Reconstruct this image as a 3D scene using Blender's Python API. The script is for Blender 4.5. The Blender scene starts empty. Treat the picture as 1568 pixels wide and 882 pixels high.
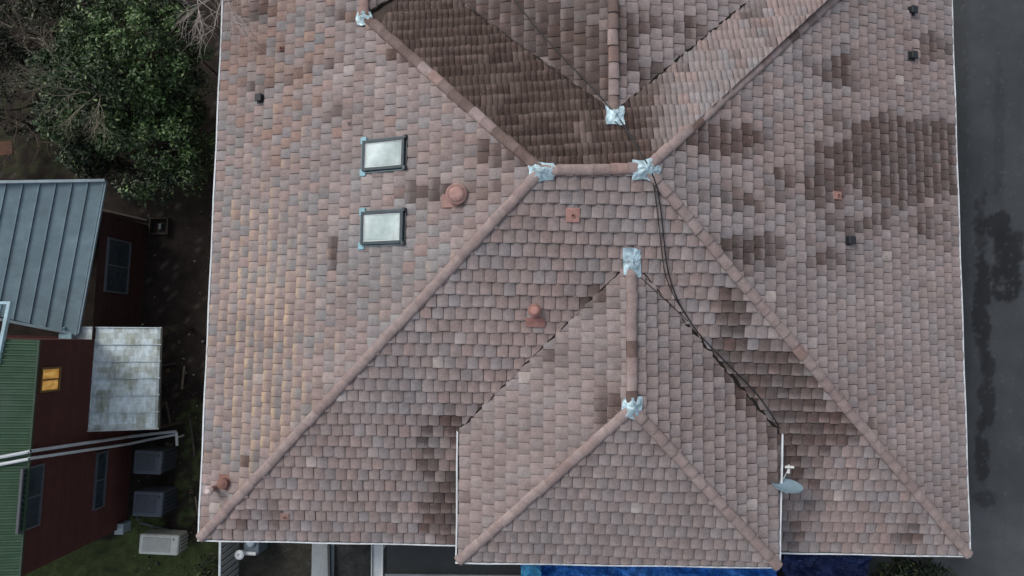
import bpy, math, random
import numpy as np
from mathutils import Vector, Matrix, noise
random.seed(7)
R = random.random
def U(a,b): return a+(b-a)*random.random()

# ------------------------------------------------------------ camera model
F=1060.0; CZ=25.0; T=math.radians(4.1); EZ=5.0
cT,sT=math.cos(T),math.sin(T)
def ray(px,py):
    x=(px-784)/F; y=-(py-441)/F
    return Vector((x, y*cT+sT, y*sT-cT))
def P(px,py,z):
    d=ray(px,py); t=(z-CZ)/d.z
    return Vector((d.x*t,d.y*t,z))
def proj(p):
    x,y,z=p[0],p[1],p[2]-CZ
    yc=y*cT+z*sT; zc=-y*sT+z*cT
    return (784+F*x/(-zc), 441-F*yc/(-zc))
class Plane:
    def __init__(s,a,b,c):
        n=(b-a).cross(c-a).normalized()
        if n.z<0: n=-n
        s.n=n; s.p=a.copy(); s.d=n.dot(a)
    def z(s,x,y): return (s.d-s.n.x*x-s.n.y*y)/s.n.z
    def hit(s,px,py):
        d=ray(px,py); o=Vector((0,0,CZ))
        t=(s.d-s.n.dot(o))/s.n.dot(d)
        return o+d*t

def lin(c):
    c=c/255.0
    return c/12.92 if c<=0.04045 else ((c+0.055)/1.055)**2.4
def C(r,g,b,k=1.0): return (lin(r)*k,lin(g)*k,lin(b)*k)
def mul(c,k):
    if isinstance(k,(int,float)): return (c[0]*k,c[1]*k,c[2]*k)
    return (c[0]*k[0],c[1]*k[1],c[2]*k[2])
def mix(a,b,t): return tuple(a[i]*(1-t)+b[i]*t for i in range(3))
def cl01(x): return max(0.0,min(1.0,x))

# ------------------------------------------------------------ mesh builder
class MB:
    def __init__(s): s.v=[];s.f=[];s.c=[]
    def poly(s,pts,col,cols=None):
        i=len(s.v)
        for k,p in enumerate(pts):
            s.v.append((p[0],p[1],p[2])); s.c.append(cols[k] if cols else col)
        s.f.append(tuple(range(i,i+len(pts))))
    def box(s,M,sx,sy,sz,col,taper=1.0):
        b=[(-1,-1),(1,-1),(1,1),(-1,1)]
        lo=[M@Vector((x*sx/2,y*sy/2,0)) for x,y in b]
        hi=[M@Vector((x*sx/2*taper,y*sy/2*taper,sz)) for x,y in b]
        s.poly(hi,col); s.poly(lo[::-1],col)
        for k in range(4):
            j=(k+1)%4; s.poly([lo[k],lo[j],hi[j],hi[k]],col)
    def lathe(s,M,prof,col,n=20,cols=None):
        for k in range(len(prof)-1):
            (r0,z0),(r1,z1)=prof[k],prof[k+1]
            cc=cols[k] if cols else col
            for a in range(n):
                t0=2*math.pi*a/n;t1=2*math.pi*(a+1)/n
                q=[Vector((r0*math.cos(t0),r0*math.sin(t0),z0)),Vector((r0*math.cos(t1),r0*math.sin(t1),z0)),
                   Vector((r1*math.cos(t1),r1*math.sin(t1),z1)),Vector((r1*math.cos(t0),r1*math.sin(t0),z1))]
                if r1<1e-6: q=q[:3]
                elif r0<1e-6: q=[q[0],q[2],q[3]]
                s.poly([M@p for p in q],cc)
    def tube(s,a,b,r0,r1,col,n=5):
        a=Vector(a);b=Vector(b);d=(b-a)
        if d.length<1e-6: return
        d.normalize(); x=d.orthogonal().normalized(); y=d.cross(x)
        for k in range(n):
            t0=2*math.pi*k/n;t1=2*math.pi*(k+1)/n
            e0=x*math.cos(t0)+y*math.sin(t0); e1=x*math.cos(t1)+y*math.sin(t1)
            s.poly([a+e0*r0,a+e1*r0,b+e1*r1,b+e0*r1],col)
    def path(s,pts,r,col,n=6):
        for i in range(len(pts)-1): s.tube(pts[i],pts[i+1],r,r,col,n)
def make(name,mb,mat,parent=None,weld=False,bevel=0,smooth=False):
    me=bpy.data.meshes.new(name); me.from_pydata(mb.v,[],mb.f)
    at=me.color_attributes.new("Col",'FLOAT_COLOR','POINT')
    arr=np.ones((len(mb.v),4),dtype=np.float32); arr[:,:3]=np.array(mb.c,dtype=np.float32).reshape(-1,3)
    at.data.foreach_set("color",arr.ravel())
    me.materials.append(mat); me.update()
    o=bpy.data.objects.new(name,me); bpy.context.scene.collection.objects.link(o)
    if weld or bevel or smooth:
        m=o.modifiers.new("w",'WELD'); m.merge_threshold=0.0005
    if bevel:
        m=o.modifiers.new("b",'BEVEL'); m.width=bevel; m.segments=3
    if smooth:
        for p in me.polygons: p.use_smooth=True
    if parent: o.parent=parent
    return o
def empty(name):
    o=bpy.data.objects.new(name,None); bpy.context.scene.collection.objects.link(o); return o

# ------------------------------------------------------------ materials
def material(name,rough=0.85,metal=0.0,ns=12.0,amt=0.25,fine=60.0,famt=0.2,bump=0.3,bd=0.01,spec=0.3,stretch=(1,1,1),dirt=0.0,dirtcol=(0.05,0.05,0.04),ds=None,speck=0.0):
    m=bpy.data.materials.new(name); m.use_nodes=True
    nt=m.node_tree; N=nt.nodes; L=nt.links
    b=N["Principled BSDF"]
    b.inputs["Roughness"].default_value=rough; b.inputs["Metallic"].default_value=metal
    b.inputs["Specular IOR Level"].default_value=spec
    at=N.new("ShaderNodeAttribute"); at.attribute_name="Col"
    tc=N.new("ShaderNodeTexCoord"); mp=N.new("ShaderNodeMapping"); mp.inputs["Scale"].default_value=stretch
    L.new(tc.outputs["Object"],mp.inputs["Vector"])
    def nz(scale,det=4):
        n=N.new("ShaderNodeTexNoise"); n.inputs["Scale"].default_value=scale; n.inputs["Detail"].default_value=det
        n.inputs["Roughness"].default_value=0.65
        L.new(mp.outputs[0],n.inputs["Vector"]); return n
    def rng(n,a):
        r=N.new("ShaderNodeMapRange"); r.inputs[1].default_value=0.3; r.inputs[2].default_value=0.7
        r.inputs[3].default_value=1-a; r.inputs[4].default_value=1+a
        L.new(n.outputs["Fac"],r.inputs[0]); return r
    n1=nz(ns); n2=nz(fine,3)
    r1=rng(n1,amt); r2=rng(n2,famt)
    mu=N.new("ShaderNodeMath"); mu.operation='MULTIPLY'; L.new(r1.outputs[0],mu.inputs[0]); L.new(r2.outputs[0],mu.inputs[1])
    vm=N.new("ShaderNodeVectorMath"); vm.operation='SCALE'
    L.new(at.outputs["Color"],vm.inputs[0]); L.new(mu.outputs[0],vm.inputs["Scale"])
    out=vm.outputs[0]
    def over(out,scale,lo,hi,amt_,col,det=6):
        n3=nz(scale,det); mr=N.new("ShaderNodeMapRange"); mr.inputs[1].default_value=lo; mr.inputs[2].default_value=hi
        mr.inputs[3].default_value=0; mr.inputs[4].default_value=amt_
        L.new(n3.outputs["Fac"],mr.inputs[0])
        mx=N.new("ShaderNodeMix"); mx.data_type='RGBA'; L.new(mr.outputs[0],mx.inputs[0]); L.new(out,mx.inputs[6])
        mx.inputs[7].default_value=(*col,1); return mx.outputs[2]
    if dirt>0: out=over(out,ds or ns*0.35,.5,.72,dirt,dirtcol)
    if speck>0: out=over(out,19,.66,.72,speck,C(190,184,176),2)
    L.new(out,b.inputs["Base Color"])
    bp=N.new("ShaderNodeBump"); bp.inputs["Strength"].default_value=bump; bp.inputs["Distance"].default_value=bd
    L.new(n2.outputs["Fac"],bp.inputs["Height"]); L.new(bp.outputs[0],b.inputs["Normal"])
    return m
M_tile=material("roof_tile_concrete",0.82,ns=6,amt=0.15,fine=38,famt=0.2,bump=0.6,bd=0.01,spec=0.3,dirt=.34,dirtcol=C(96,82,76),ds=1.3,speck=.3)
M_cap=material("ridge_tile",0.85,ns=6,amt=0.18,fine=50,famt=0.2,bump=0.5,bd=0.006,dirt=0.35,dirtcol=C(105,90,86),speck=.3)
M_white=material("white_paint",0.5,ns=4,amt=0.08,fine=40,famt=0.06,bump=0.1,dirt=0.25,dirtcol=C(120,125,118))
M_lead=material("lead_flashing",0.42,metal=0.15,ns=9,amt=0.2,fine=40,famt=0.15,bump=0.3,spec=0.5,dirt=0.35,dirtcol=C(120,140,150))
M_dark=material("dark_plastic",0.5,ns=10,amt=0.15,fine=50,famt=0.1,bump=0.1)
M_debris=material("valley_debris",0.95,ns=20,amt=0.4,fine=80,famt=0.4,bump=0.8,bd=0.02)
M_wall=material("painted_siding",0.8,ns=3,amt=0.15,fine=40,famt=0.12,bump=0.2)
M_metal=material("weathered_metal_roof",0.55,ns=2.5,amt=0.15,fine=35,famt=0.12,bump=0.1,dirt=0.35,dirtcol=C(88,100,98))
M_fibre=material("weathered_sheet",0.6,ns=3,amt=0.25,fine=26,famt=0.2,bump=0.2,stretch=(2.6,1,1),dirt=0.7,dirtcol=C(112,114,92))
M_ground=material("soil_ground",0.95,ns=2.5,amt=0.35,fine=25,famt=0.45,bump=1.0,bd=0.04)
M_asph=material("asphalt",0.75,ns=1.2,amt=0.16,fine=60,famt=0.2,bump=0.5,bd=0.008,spec=0.4)
M_bark=material("bark",0.9,ns=10,amt=0.3,fine=60,famt=0.2)
M_leaf=material("foliage",0.5,ns=3,amt=0.2,fine=20,famt=0.15,bump=0.0,spec=0.5)
M_tarp=material("tarpaulin",0.35,ns=3,amt=0.3,fine=14,famt=0.25,bump=1.0,bd=0.08,spec=0.5)
M_glass=material("skylight_glass",0.12,ns=1.1,amt=0.3,fine=4,famt=0.1,bump=0.0,spec=0.6)
M_pane=material("window_glass",0.08,ns=2,amt=0.3,fine=6,famt=0.1,bump=0.0,spec=0.8)
m=bpy.data.materials.new("lit_window_glow"); m.use_nodes=True
nt=m.node_tree; b=nt.nodes["Principled BSDF"]; b.inputs["Base Color"].default_value=(.4,.22,.06,1)
nn_=nt.nodes.new("ShaderNodeTexNoise"); nn_.inputs["Scale"].default_value=3; rp=nt.nodes.new("ShaderNodeValToRGB")
rp.color_ramp.elements[0].position=.35; rp.color_ramp.elements[0].color=(.45,.2,.03,1); rp.color_ramp.elements[1].position=.65; rp.color_ramp.elements[1].color=(1,.6,.16,1)
nt.links.new(nn_.outputs["Fac"],rp.inputs[0]); nt.links.new(rp.outputs[0],b.inputs["Emission Color"]); b.inputs["Emission Strength"].default_value=0.4; M_lit=m

# ------------------------------------------------------------ roof geometry
HR=3.7
Csw=P(308,823,EZ); Cse=P(1481,848,EZ)
A=P(828,262,EZ+HR)
S=Plane(Csw,Cse,A); B=S.hit(990,258)
YN=-105
Cnw=P(350,YN,EZ); Cne=P(1449.5,YN,EZ)
W=Plane(Csw,Cnw,A); E=Plane(Cse,Cne,B)
K=W.hit(558,25)
Nn=Plane(A,B,K)
HNE=E.hit(1391,YN)
G=Nn.hit(940,172)
G2=P(937,YN,G.z)
VL=Nn.hit(640,-41); VR=Nn.hit(1275,YN)
GW=Plane(G,G2,VL); GE=Plane(G,G2,VR)
K2=P(556,YN,K.z); WV=Nn.hit(620,-14)
WE=Plane(K,K2,WV)
L1=S.hit(705,655); R1=S.hit(967,398); V2=S.hit(1193,662)
e2=L1.z
Psw=P(703,857,e2)
PL=Plane(L1,R1,Psw); Hp=PL.hit(968,625)
PR=Plane(V2,R1,Hp)
Pse=PR.hit(1190,866)
PF=Plane(Psw,Pse,Hp)
def roof_z(x,y):
    z=min(W.z(x,y),S.z(x,y),E.z(x,y),Nn.z(x,y))
    if y<R1.y+0.5: z=max(z,min(PL.z(x,y),PR.z(x,y),PF.z(x,y)) if Psw.x-.3<x<Pse.x+.3 else -9)
    if y>G.y-0.5: z=max(z,min(GW.z(x,y),GE.z(x,y)),min(W.z(x,y),WE.z(x,y)))
    return z
def on_roof(px,py,off=0.0):
    lo,hi=4.0,10.0
    for _ in range(30):
        m=(lo+hi)/2; q=P(px,py,m)
        if roof_z(q.x,q.y)>m: lo=m
        else: hi=m
    q=P(px,py,lo); q.z+=off; return q
def roof_normal(p):
    e=.05
    gx=(roof_z(p.x+e,p.y)-roof_z(p.x-e,p.y))/(2*e); gy=(roof_z(p.x,p.y+e)-roof_z(p.x,p.y-e))/(2*e)
    return Vector((-gx,-gy,1)).normalized()
def frame(p,off=0.0):
    n=roof_normal(p); v=(Vector((0,0,1))-n*n.z).normalized(); u=v.cross(n)
    return Matrix(((u.x,v.x,n.x,p.x),(u.y,v.y,n.y,p.y),(u.z,v.z,n.z,p.z+off),(0,0,0,1)))

house=empty("tiled_roof_house")

# tile colours ---------------------------------------------------------
GREY=C(147,137,136); PINK=C(153,135,131); BLUE=C(138,139,143); TAN=C(194,168,140); BRN=C(96,82,76); LIGHT=C(170,160,158)
stE=[(1375,248,115,48,1.25),(1350,212,55,36,1.1),(1290,150,30,95,.62),(1125,210,44,16,.95),(1195,290,28,66,.55),(1140,345,42,60,.52),
     (1430,345,40,36,.6),(1410,40,50,70,.42),(1100,250,50,50,.42),(1440,240,40,60,1.0),(1265,270,40,70,.75),(1270,405,50,22,.36),
     (1155,380,40,40,.48),(1330,640,50,40,.25),(1050,200,36,26,.65),(1280,60,36,50,.42),(1330,350,50,50,.35)]
stS=[(684,775,22,60,.9),(660,690,18,45,.75),(690,650,30,25,.7),(910,470,30,25,.7),(885,560,50,60,.36),(935,640,22,60,.6),
     (940,705,35,30,.62),(1240,650,70,42,.92),(1180,582,64,34,1.0),(1215,700,34,80,.72),(1130,480,26,30,.62),(740,640,30,26,.6),
     (920,590,18,50,.6),(1160,640,30,30,.55),(650,790,40,26,.45),(1000,690,24,16,.5),(1140,540,50,34,.75),(410,790,36,24,.5),(1210,800,16,40,.7),(1350,820,50,16,.42)]
stW=[(658,298,32,16,1.0),(775,235,60,22,.65),(515,378,14,26,.8),(735,290,26,20,.5),(440,90,80,90,.26),(380,200,36,70,.2),(620,80,30,24,.4),
     (545,440,12,22,.5),(700,220,40,30,.25),(370,740,30,50,.25),(525,10,24,36,.5)]
stG=[(850,60,110,35,.8),(800,20,90,30,.8),(890,110,60,40,.8),(920,20,30,40,.4),(1000,120,30,25,.7),(1060,60,20,30,.4),(960,90,30,40,.4)]
def infl(lst,px,py):
    s=0
    for cx,cy,rx,ry,k in lst:
        d=((px-cx)/rx)**2+((py-cy)/ry)**2
        if d<4: s=max(s,k*min(1.0,1.4*math.exp(-d*0.85)))
    return s
def tile_col(pl,px,py,a,b):
    n1=noise.noise(Vector((a*1.7,b*0.36,pl*7.3)))*.66+.5
    n2=noise.noise(Vector((a*.3,b*.22,pl*3.1+50)))*.5+.5
    n4=noise.noise(Vector((a*.9,b*.3,pl*5.7+90)))
    r=R()
    base=mix(GREY,PINK,cl01((n2-.35)*2.2))
    if r<.25: base=mix(base,BLUE,U(.2,.5))
    elif r<.45: base=mix(base,PINK,U(.3,1))
    elif r<.49: base=mix(base,LIGHT,U(.2,.5))
    tan=0
    if pl==0:
        t=math.exp(-((px-410)/75)**2-((py-530)/220)**2)
        nn=noise.noise(Vector((a*2.2,b*2.2,11)))*.5+.5
        tan=cl01(t*1.7-.25+ (nn-.5)*2.2)*U(.4,1.0)
        t=math.exp(-((px-410)/90)**2-((py-70)/170)**2)
        if R()<t: base=mix(base,C(150,124,114),U(.3,.9))
        if px<500 and R()<.2: base=mix(base,C(130,132,134),.6)
        t=math.exp(-((px-590)/80)**2-((py-420)/120)**2)
        if R()<t*.6: base=mix(base,C(146,145,146),.7)
        st=infl(stW,px,py)
    elif pl==1: st=infl(stS,px,py)
    elif pl==2:
        st=infl(stE,px,py)
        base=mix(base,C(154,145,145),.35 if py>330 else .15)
    elif pl==3:
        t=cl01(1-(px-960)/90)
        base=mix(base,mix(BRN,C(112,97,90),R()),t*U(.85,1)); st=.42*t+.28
        if 740<px<830 and 95<py<175 and R()<.10: base=mix(base,LIGHT,.6)
        if px>1000: st=.25
    elif pl in(4,5):
        st=infl(stG,px,py)
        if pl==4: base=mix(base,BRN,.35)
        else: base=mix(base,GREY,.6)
    else:
        st=infl(stS,px,py)*.9; base=mix(base,GREY,.45)
    base=mul(base,U(.95,1.05)*(1+.16*n4))
    if R()<.004: base=mix(base,C(186,176,172),.6)
    s=cl01((st*1.15+(.5-n1)*1.05*(1 if st>.02 else .75)+U(-.12,.12)-.40)/.32)
    s=max(s,cl01((.16-n1+st*.3)*2.5)*.35)
    return base,s*U(.82,1),tan

TWd=0.30; EX=0.335
def clip(poly,edges):
    out=poly
    for (ex,ey,nx,ny) in edges:
        inp=out; out=[]
        if not inp: return out
        d=[(x-ex)*nx+(y-ey)*ny for x,y in inp]
        for i in range(len(inp)):
            j=(i+1)%len(inp)
            if d[i]>=0: out.append(inp[i])
            if (d[i]>=0)!=(d[j]>=0):
                t=d[i]/(d[i]-d[j]); out.append((inp[i][0]+(inp[j][0]-inp[i][0])*t,inp[i][1]+(inp[j][1]-inp[i][1])*t))
    return out
SXF=[0,.05,.2,.4,.6,.8,.95,1.0]
SXR=[0,.05,.2,.36,.5,.64,.8,.95,1.0]
def prof_flat(s): 
    if s<=.03: return -.008
    return .028*math.sin(math.pi*s)**.75
def prof_roll(s):
    if s<=.03: return -.006
    return .028*abs(math.sin(2*math.pi*s))
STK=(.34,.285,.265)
def lay(mb,plane,pl,pieces,origin,prof=prof_flat):
    SX=SXF if prof is prof_flat else SXR
    n=plane.n; v=(Vector((0,0,1))-n*n.z).normalized(); u=v.cross(n)
    tiles={}
    for piece in pieces:
        q=[((p-origin).dot(u),(p-origin).dot(v)) for p in piece]
        ar=sum(q[i][0]*q[(i+1)%len(q)][1]-q[(i+1)%len(q)][0]*q[i][1] for i in range(len(q)))
        if ar<0: q=q[::-1]
        ed=[]
        for i in range(len(q)):
            x0,y0=q[i];x1,y1=q[(i+1)%len(q)]; l=math.hypot(x1-x0,y1-y0)
            ed.append((x0,y0,-(y1-y0)/l,(x1-x0)/l))
        ax0=min(p[0] for p in q);ax1=max(p[0] for p in q);b0=min(p[1] for p in q);b1=max(p[1] for p in q)
        for row in range(int(math.floor(b0/EX))-1,int(b1/EX)+2):
            off=(row%2)*.5*TWd+.022*math.sin(row*2.3+pl)
            for cl in range(int(math.floor((ax0-off)/TWd))-1,int((ax1-off)/TWd)+2):
                x0=cl*TWd+off; y0=row*EX
                cor=[(x0,y0),(x0+TWd,y0),(x0+TWd,y0+EX),(x0,y0+EX)]
                dm=[min((x-e[0])*e[2]+(y-e[1])*e[3] for x,y in cor) for e in ed]
                dM=[max((x-e[0])*e[2]+(y-e[1])*e[3] for x,y in cor) for e in ed]
                if min(dM)<=0: continue
                full=min(dm)>=0
                key=(row,cl)
                if key not in tiles:
                    c3=origin+u*(x0+TWd/2)+v*(y0+EX/2); px,py=proj(c3)
                    wv=.014*noise.noise(Vector((x0*.7,y0*.7,pl*3)))
                    tiles[key]=(tile_col(pl,px,py,x0,y0),U(-.004,.006)+wv,U(-.017,.017)+.02*noise.noise(Vector((x0*.5,row*3.1,pl))),U(-.016,.024),U(.2,.8),U(0,1),U(.34,.7))
                (col,st,tan),hj,yj,sk,lw,ed_,jk=tiles[key]
                th=.038
                def pos(x,y,base=False):
                    s=(x-x0)/TWd; t=(y-y0)/EX
                    h=0.0 if base else prof(min(1,max(0,s)))+hj+th*(1-t)+.014+sk*(s-.5)
                    return origin+u*x+v*y+n*h
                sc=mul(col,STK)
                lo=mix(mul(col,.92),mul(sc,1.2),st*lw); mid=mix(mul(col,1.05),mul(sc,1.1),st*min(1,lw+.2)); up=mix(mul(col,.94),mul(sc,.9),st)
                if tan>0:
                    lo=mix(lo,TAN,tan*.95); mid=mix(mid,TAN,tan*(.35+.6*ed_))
                dk=mul(lo,.36); jt=mul(up,jk)  # riser and joint colours darkened: lap dirt plus painted-in gap shadow
                yb=y0+yj
                for k in range(len(SX)-1):
                    xa=x0+SX[k]*TWd; xb=x0+SX[k+1]*TWd
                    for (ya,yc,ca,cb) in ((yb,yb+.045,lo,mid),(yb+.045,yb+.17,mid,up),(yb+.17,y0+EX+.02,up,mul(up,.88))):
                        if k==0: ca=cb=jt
                        rect=[(xa,ya),(xb,ya),(xb,yc),(xa,yc)]
                        if not full: rect=clip(rect,ed)
                        if len(rect)<3: continue
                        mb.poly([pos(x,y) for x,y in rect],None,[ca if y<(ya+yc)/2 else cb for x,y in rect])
                    seg=[(xa,yb),(xb,yb)]
                    if not full:
                        ok=True
                        for e in ed:
                            if min((x-e[0])*e[2]+(y-e[1])*e[3] for x,y in seg)<-0.01: ok=False;break
                        if not ok: continue
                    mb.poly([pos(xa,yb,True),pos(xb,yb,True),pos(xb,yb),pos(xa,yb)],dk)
Cwm=P(308+37*(823-25)/823,25,EZ)
E1=S.hit(716,831); E2=S.hit(1180,842)
def sub(name,plane,pl,pieces,org,prof=prof_flat):
    mb=MB(); lay(mb,plane,pl,pieces,org,prof); make(name,mb,M_tile,house)
    dk=MB()
    for pc in pieces: dk.poly([p-plane.n*0.01 for p in pc],C(70,60,55))
    make(name+"_deck",dk,M_tile,house)
sub("roof_slope_west",W,0,[[Csw,A,K,Cwm],[K,K2,Cnw,Cwm]],Csw)
sub("roof_slope_south",S,1,[[Csw,L1,E1],[Csw,A,L1],[A,R1,L1],[A,B,R1],[B,R1,V2],[B,Cse,V2],[Cse,V2,E2]],Csw)
sub("roof_slope_east",E,2,[[B,Cse,Cne,HNE]],Cse)
sub("roof_slope_north",Nn,3,[[A,B,G],[A,G,VL,WV,K],[B,HNE,VR,G]],A,prof_roll)
g3=GW.hit(600,YN)
sub("gable_slope_west",GW,4,[[G,G2,g3,VL]],G2)
sub("gable_slope_east",GE,5,[[G,G2,VR]],G2)
sub("wing_slope",WE,4,[[K,K2,WE.hit(640,YN),WV]],K)
sub("bay_slope_west",PL,6,[[L1,R1,Hp,Psw]],Psw)
sub("bay_slope_east",PR,7,[[V2,R1,Hp,Pse]],Pse)
sub("bay_slope_south",PF,8,[[Psw,Pse,Hp]],Psw)

# ridge / hip caps ------------------------------------------------------
cap=MB()
def caps(p0,p1,w=.14,h=.088,dirty=0.0,step=.40):
    if p0.z>p1.z+.01: p0,p1=p1,p0
    d=p1-p0; Ln=d.length; d.normalize(); sd=d.cross(Vector((0,0,1))).normalized(); up=sd.cross(d)
    n=max(1,int(Ln/step)); st=Ln/n
    for i in range(n):
        col=mix(C(162,147,144),C(152,134,131),R()); col=mul(col,U(.92,1.1))
        if R()<.08: col=mix(col,C(156,122,112),.5)
        if R()<dirty: col=mix(col,C(102,84,78),U(.4,.9))
        a=p0+d*(i*st-.02); b_=p0+d*((i+1)*st+.03)
        jx=U(-.012,.012); jl=U(0,.01)
        def arc(c,w,h,l):
            return [c+sd*(math.sin(t)*w+jx)+up*(math.cos(t)*h+.002+l+jl) for t in [math.radians(x) for x in (-90,-65,-38,-12,12,38,65,90)]]
        q0=arc(a,w*1.05,h,.03); q1=arc(b_,w*.94,h*.86,.006)
        for k in range(7):
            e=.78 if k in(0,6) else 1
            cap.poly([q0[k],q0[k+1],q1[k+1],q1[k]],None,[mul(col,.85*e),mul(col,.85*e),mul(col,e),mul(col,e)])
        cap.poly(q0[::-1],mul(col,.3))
caps(Csw,A);caps(A,B);caps(Cse,B);caps(K,A,dirty=.75);caps(HNE,B,dirty=.1)
caps(K,K2);caps(G,G2,dirty=.3);caps(R1,Hp,dirty=.1);caps(Psw,Hp);caps(Pse,Hp)
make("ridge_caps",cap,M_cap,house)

# valley debris ----------------------------------------------------------
vd=MB()
def valley(p0,p1,w,cont=1.0,col=C(34,30,28)):
    d=p1-p0; n=int(d.length/.07); d.normalize(); sd=Vector((-d.y,d.x,0)).normalized()
    prev=None
    for i in range(n+1):
        c=p0.lerp(p1,i/n); ww=w*(1+.7*noise.noise(Vector((i*.25,w*100,3)))); o=.025*noise.noise(Vector((i*.3,w*50,8)))
        if noise.noise(Vector((i*.21,w*77,5)))*.6+.5>cont: prev=None; continue
        cur=[]
        for s in (-1,-.4,.4,1):
            q=c+sd*(s*ww+o); q.z=roof_z(q.x,q.y)+(.066 if abs(s)<.5 else .045)+U(0,.008); cur.append(q)
        if prev:
            for k in range(3): vd.poly([prev[k],prev[k+1],cur[k+1],cur[k]],mul(col,U(.7,1.6)))
        prev=cur
valley(R1,L1,.018,.75); valley(R1.lerp(L1,.85),L1,.035,.95)
valley(R1.lerp(V2,.35),V2,.045,1); valley(R1,V2,.018,.7)
valley(G,VL,.018,.9,C(48,40,36)); valley(G,VR,.02,1,C(30,28,26)); valley(G.lerp(VR,.12),VR.lerp(G,.35),.032,.65,C(30,28,26)); valley(K,WV,.03)
make("valley_gutters",vd,M_debris,house)

# lead saddles -----------------------------------------------------------
ld=MB()
def saddle(px,py,rx,ry,rot=0,seed=1,spikes=4):
    c=on_roof(px,py); rnd=random.Random(seed)
    ph=rnd.random()*6
    rings=[]
    for i in range(7):
        ring=[]
        for a in range(32):
            t=2*math.pi*a/32
            sq=1/max(abs(math.cos(t)),abs(math.sin(t)))**.85
            rr=sq*(1+.10*math.sin(spikes*t+ph))*i/6
            x=math.cos(t)*rx*rr; y=math.sin(t)*ry*rr
            X=c.x+x*math.cos(rot)-y*math.sin(rot); Y=c.y+x*math.sin(rot)+y*math.cos(rot)
            cr=.06*noise.noise(Vector((X*6,Y*6,seed)))+.04*noise.noise(Vector((X*14,Y*14,seed)))
            dist=i/6
            z=roof_z(X,Y)+.09+(.085*math.exp(-((dist)/.55)**2))+cr*(1-.4*dist)
            ring.append(Vector((X,Y,z)))
        rings.append(ring)
    for i in range(6):
        for a in range(32):
            b=(a+1)%32
            q=rings[i][a]
            k=mul(C(182,208,218),.95+.8*noise.noise(Vector((q.x*10,q.y*10,seed+4))))
            pts=[rings[i][a],rings[i+1][a],rings[i+1][b],rings[i][b]]
            if i==0: pts=[rings[0][0],rings[1][a],rings[1][b]]
            ld.poly(pts,k)
saddle(941,178,.23,.27,seed=2);saddle(829,263,.32,.23,seed=3,spikes=3);saddle(990,260,.33,.25,seed=4,spikes=5)
saddle(967,403,.23,.34,seed=5,spikes=2);saddle(969,625,.25,.27,seed=6,spikes=3);saddle(558,29,.22,.20,seed=7)
make("lead_flashings",ld,M_lead,house,weld=True)

# gutters ----------------------------------------------------------------
gt=MB()
def gutter(p0,p1,out,z,col=C(228,234,238)):
    out=Vector(out).normalized()
    prof=[(-.03,.0),(-.03,-.10),(.10,-.10),(.10,.015),(.06,.015),(.06,-.07),(-.005,-.07),(-.005,.0)]
    cs=[col,col,col,col,col,C(90,95,92),col,col]
    nseg=max(1,int((p1-p0).length/.8))
    for s in range(nseg):
        u0=p0.lerp(p1,s/nseg);u1=p0.lerp(p1,(s+1)/nseg); w0=.008*math.sin(s*1.7);w1=.008*math.sin((s+1)*1.7)
        a=[Vector((u0.x,u0.y,z))+out*(x+w0)+Vector((0,0,y)) for x,y in prof]; b=[Vector((u1.x,u1.y,z))+out*(x+w1)+Vector((0,0,y)) for x,y in prof]
        for k in range(8):
            j=(k+1)%8; gt.poly([a[k],a[j],b[j],b[k]],mul(cs[k],U(.9,1)))
        if s==0: gt.poly(a,col)
        if s==nseg-1: gt.poly(b[::-1],col)
def outn(p0,p1,c):
    d=(p1-p0); n=Vector((d.y,-d.x,0)).normalized(); m=(p0+p1)/2
    if (m-c).dot(n)<0: n=-n
    return n
ctr=(A+B)/2; cb=(Hp+R1)/2
gutter(Csw,Cnw,outn(Csw,Cnw,ctr),EZ)
gutter(Cse,Cne,outn(Cse,Cne,ctr),EZ)
o=outn(Csw,Cse,ctr); gutter(Csw+Vector((-.1,0,0)),S.hit(716,831),o,EZ)
gutter(S.hit(1180,842),Cse+Vector((.1,0,0)),o,EZ)
gutter(L1,Psw,outn(L1,Psw,cb),e2);gutter(Psw+Vector((-.1,0,0)),Pse+Vector((.1,0,0)),outn(Psw,Pse,cb),e2)
gutter(V2,Pse,outn(V2,Pse,cb),(V2.z+Pse.z)/2)
make("gutters",gt,M_white,house)

# walls -------------------------------------------------------------------
wl=MB(); wc=C(150,145,135)
def wallrun(pts,zt):
    for i in range(len(pts)-1):
        a,b=pts[i],pts[i+1]
        wl.poly([(a.x,a.y,0),(b.x,b.y,0),(b.x,b.y,zt),(a.x,a.y,zt)],wc)
def ins(p,dx,dy): return Vector((p.x+dx,p.y+dy,0))
wallrun([ins(Cnw,.5,0),ins(Csw,.5,.5),ins(Cse,-.5,.5),ins(Cne,-.5,0)],EZ-.02)
wallrun([ins(L1,.45,.5),ins(Psw,.45,.45),ins(Pse,-.45,.45),ins(V2,-.45,.5)],e2-.02)
north=[Cnw,K2,WE.hit(640,YN),g3,G2,VR,HNE,Cne]
for i in range(len(north)-1):
    a,b=north[i],north[i+1]; wl.poly([(a.x,a.y-.02,0),(b.x,b.y-.02,0),(b.x,b.y-.02,b.z),(a.x,a.y-.02,a.z)],wc)
for a,b in ((Csw,Cnw),(Csw,Cse),(Cse,Cne)):
    n=-outn(a,b,ctr)*.55; wl.poly([(a.x,a.y,EZ-.03),(b.x,b.y,EZ-.03),(b.x+n.x,b.y+n.y,EZ-.03),(a.x+n.x,a.y+n.y,EZ-.03)],C(200,200,195))
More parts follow.
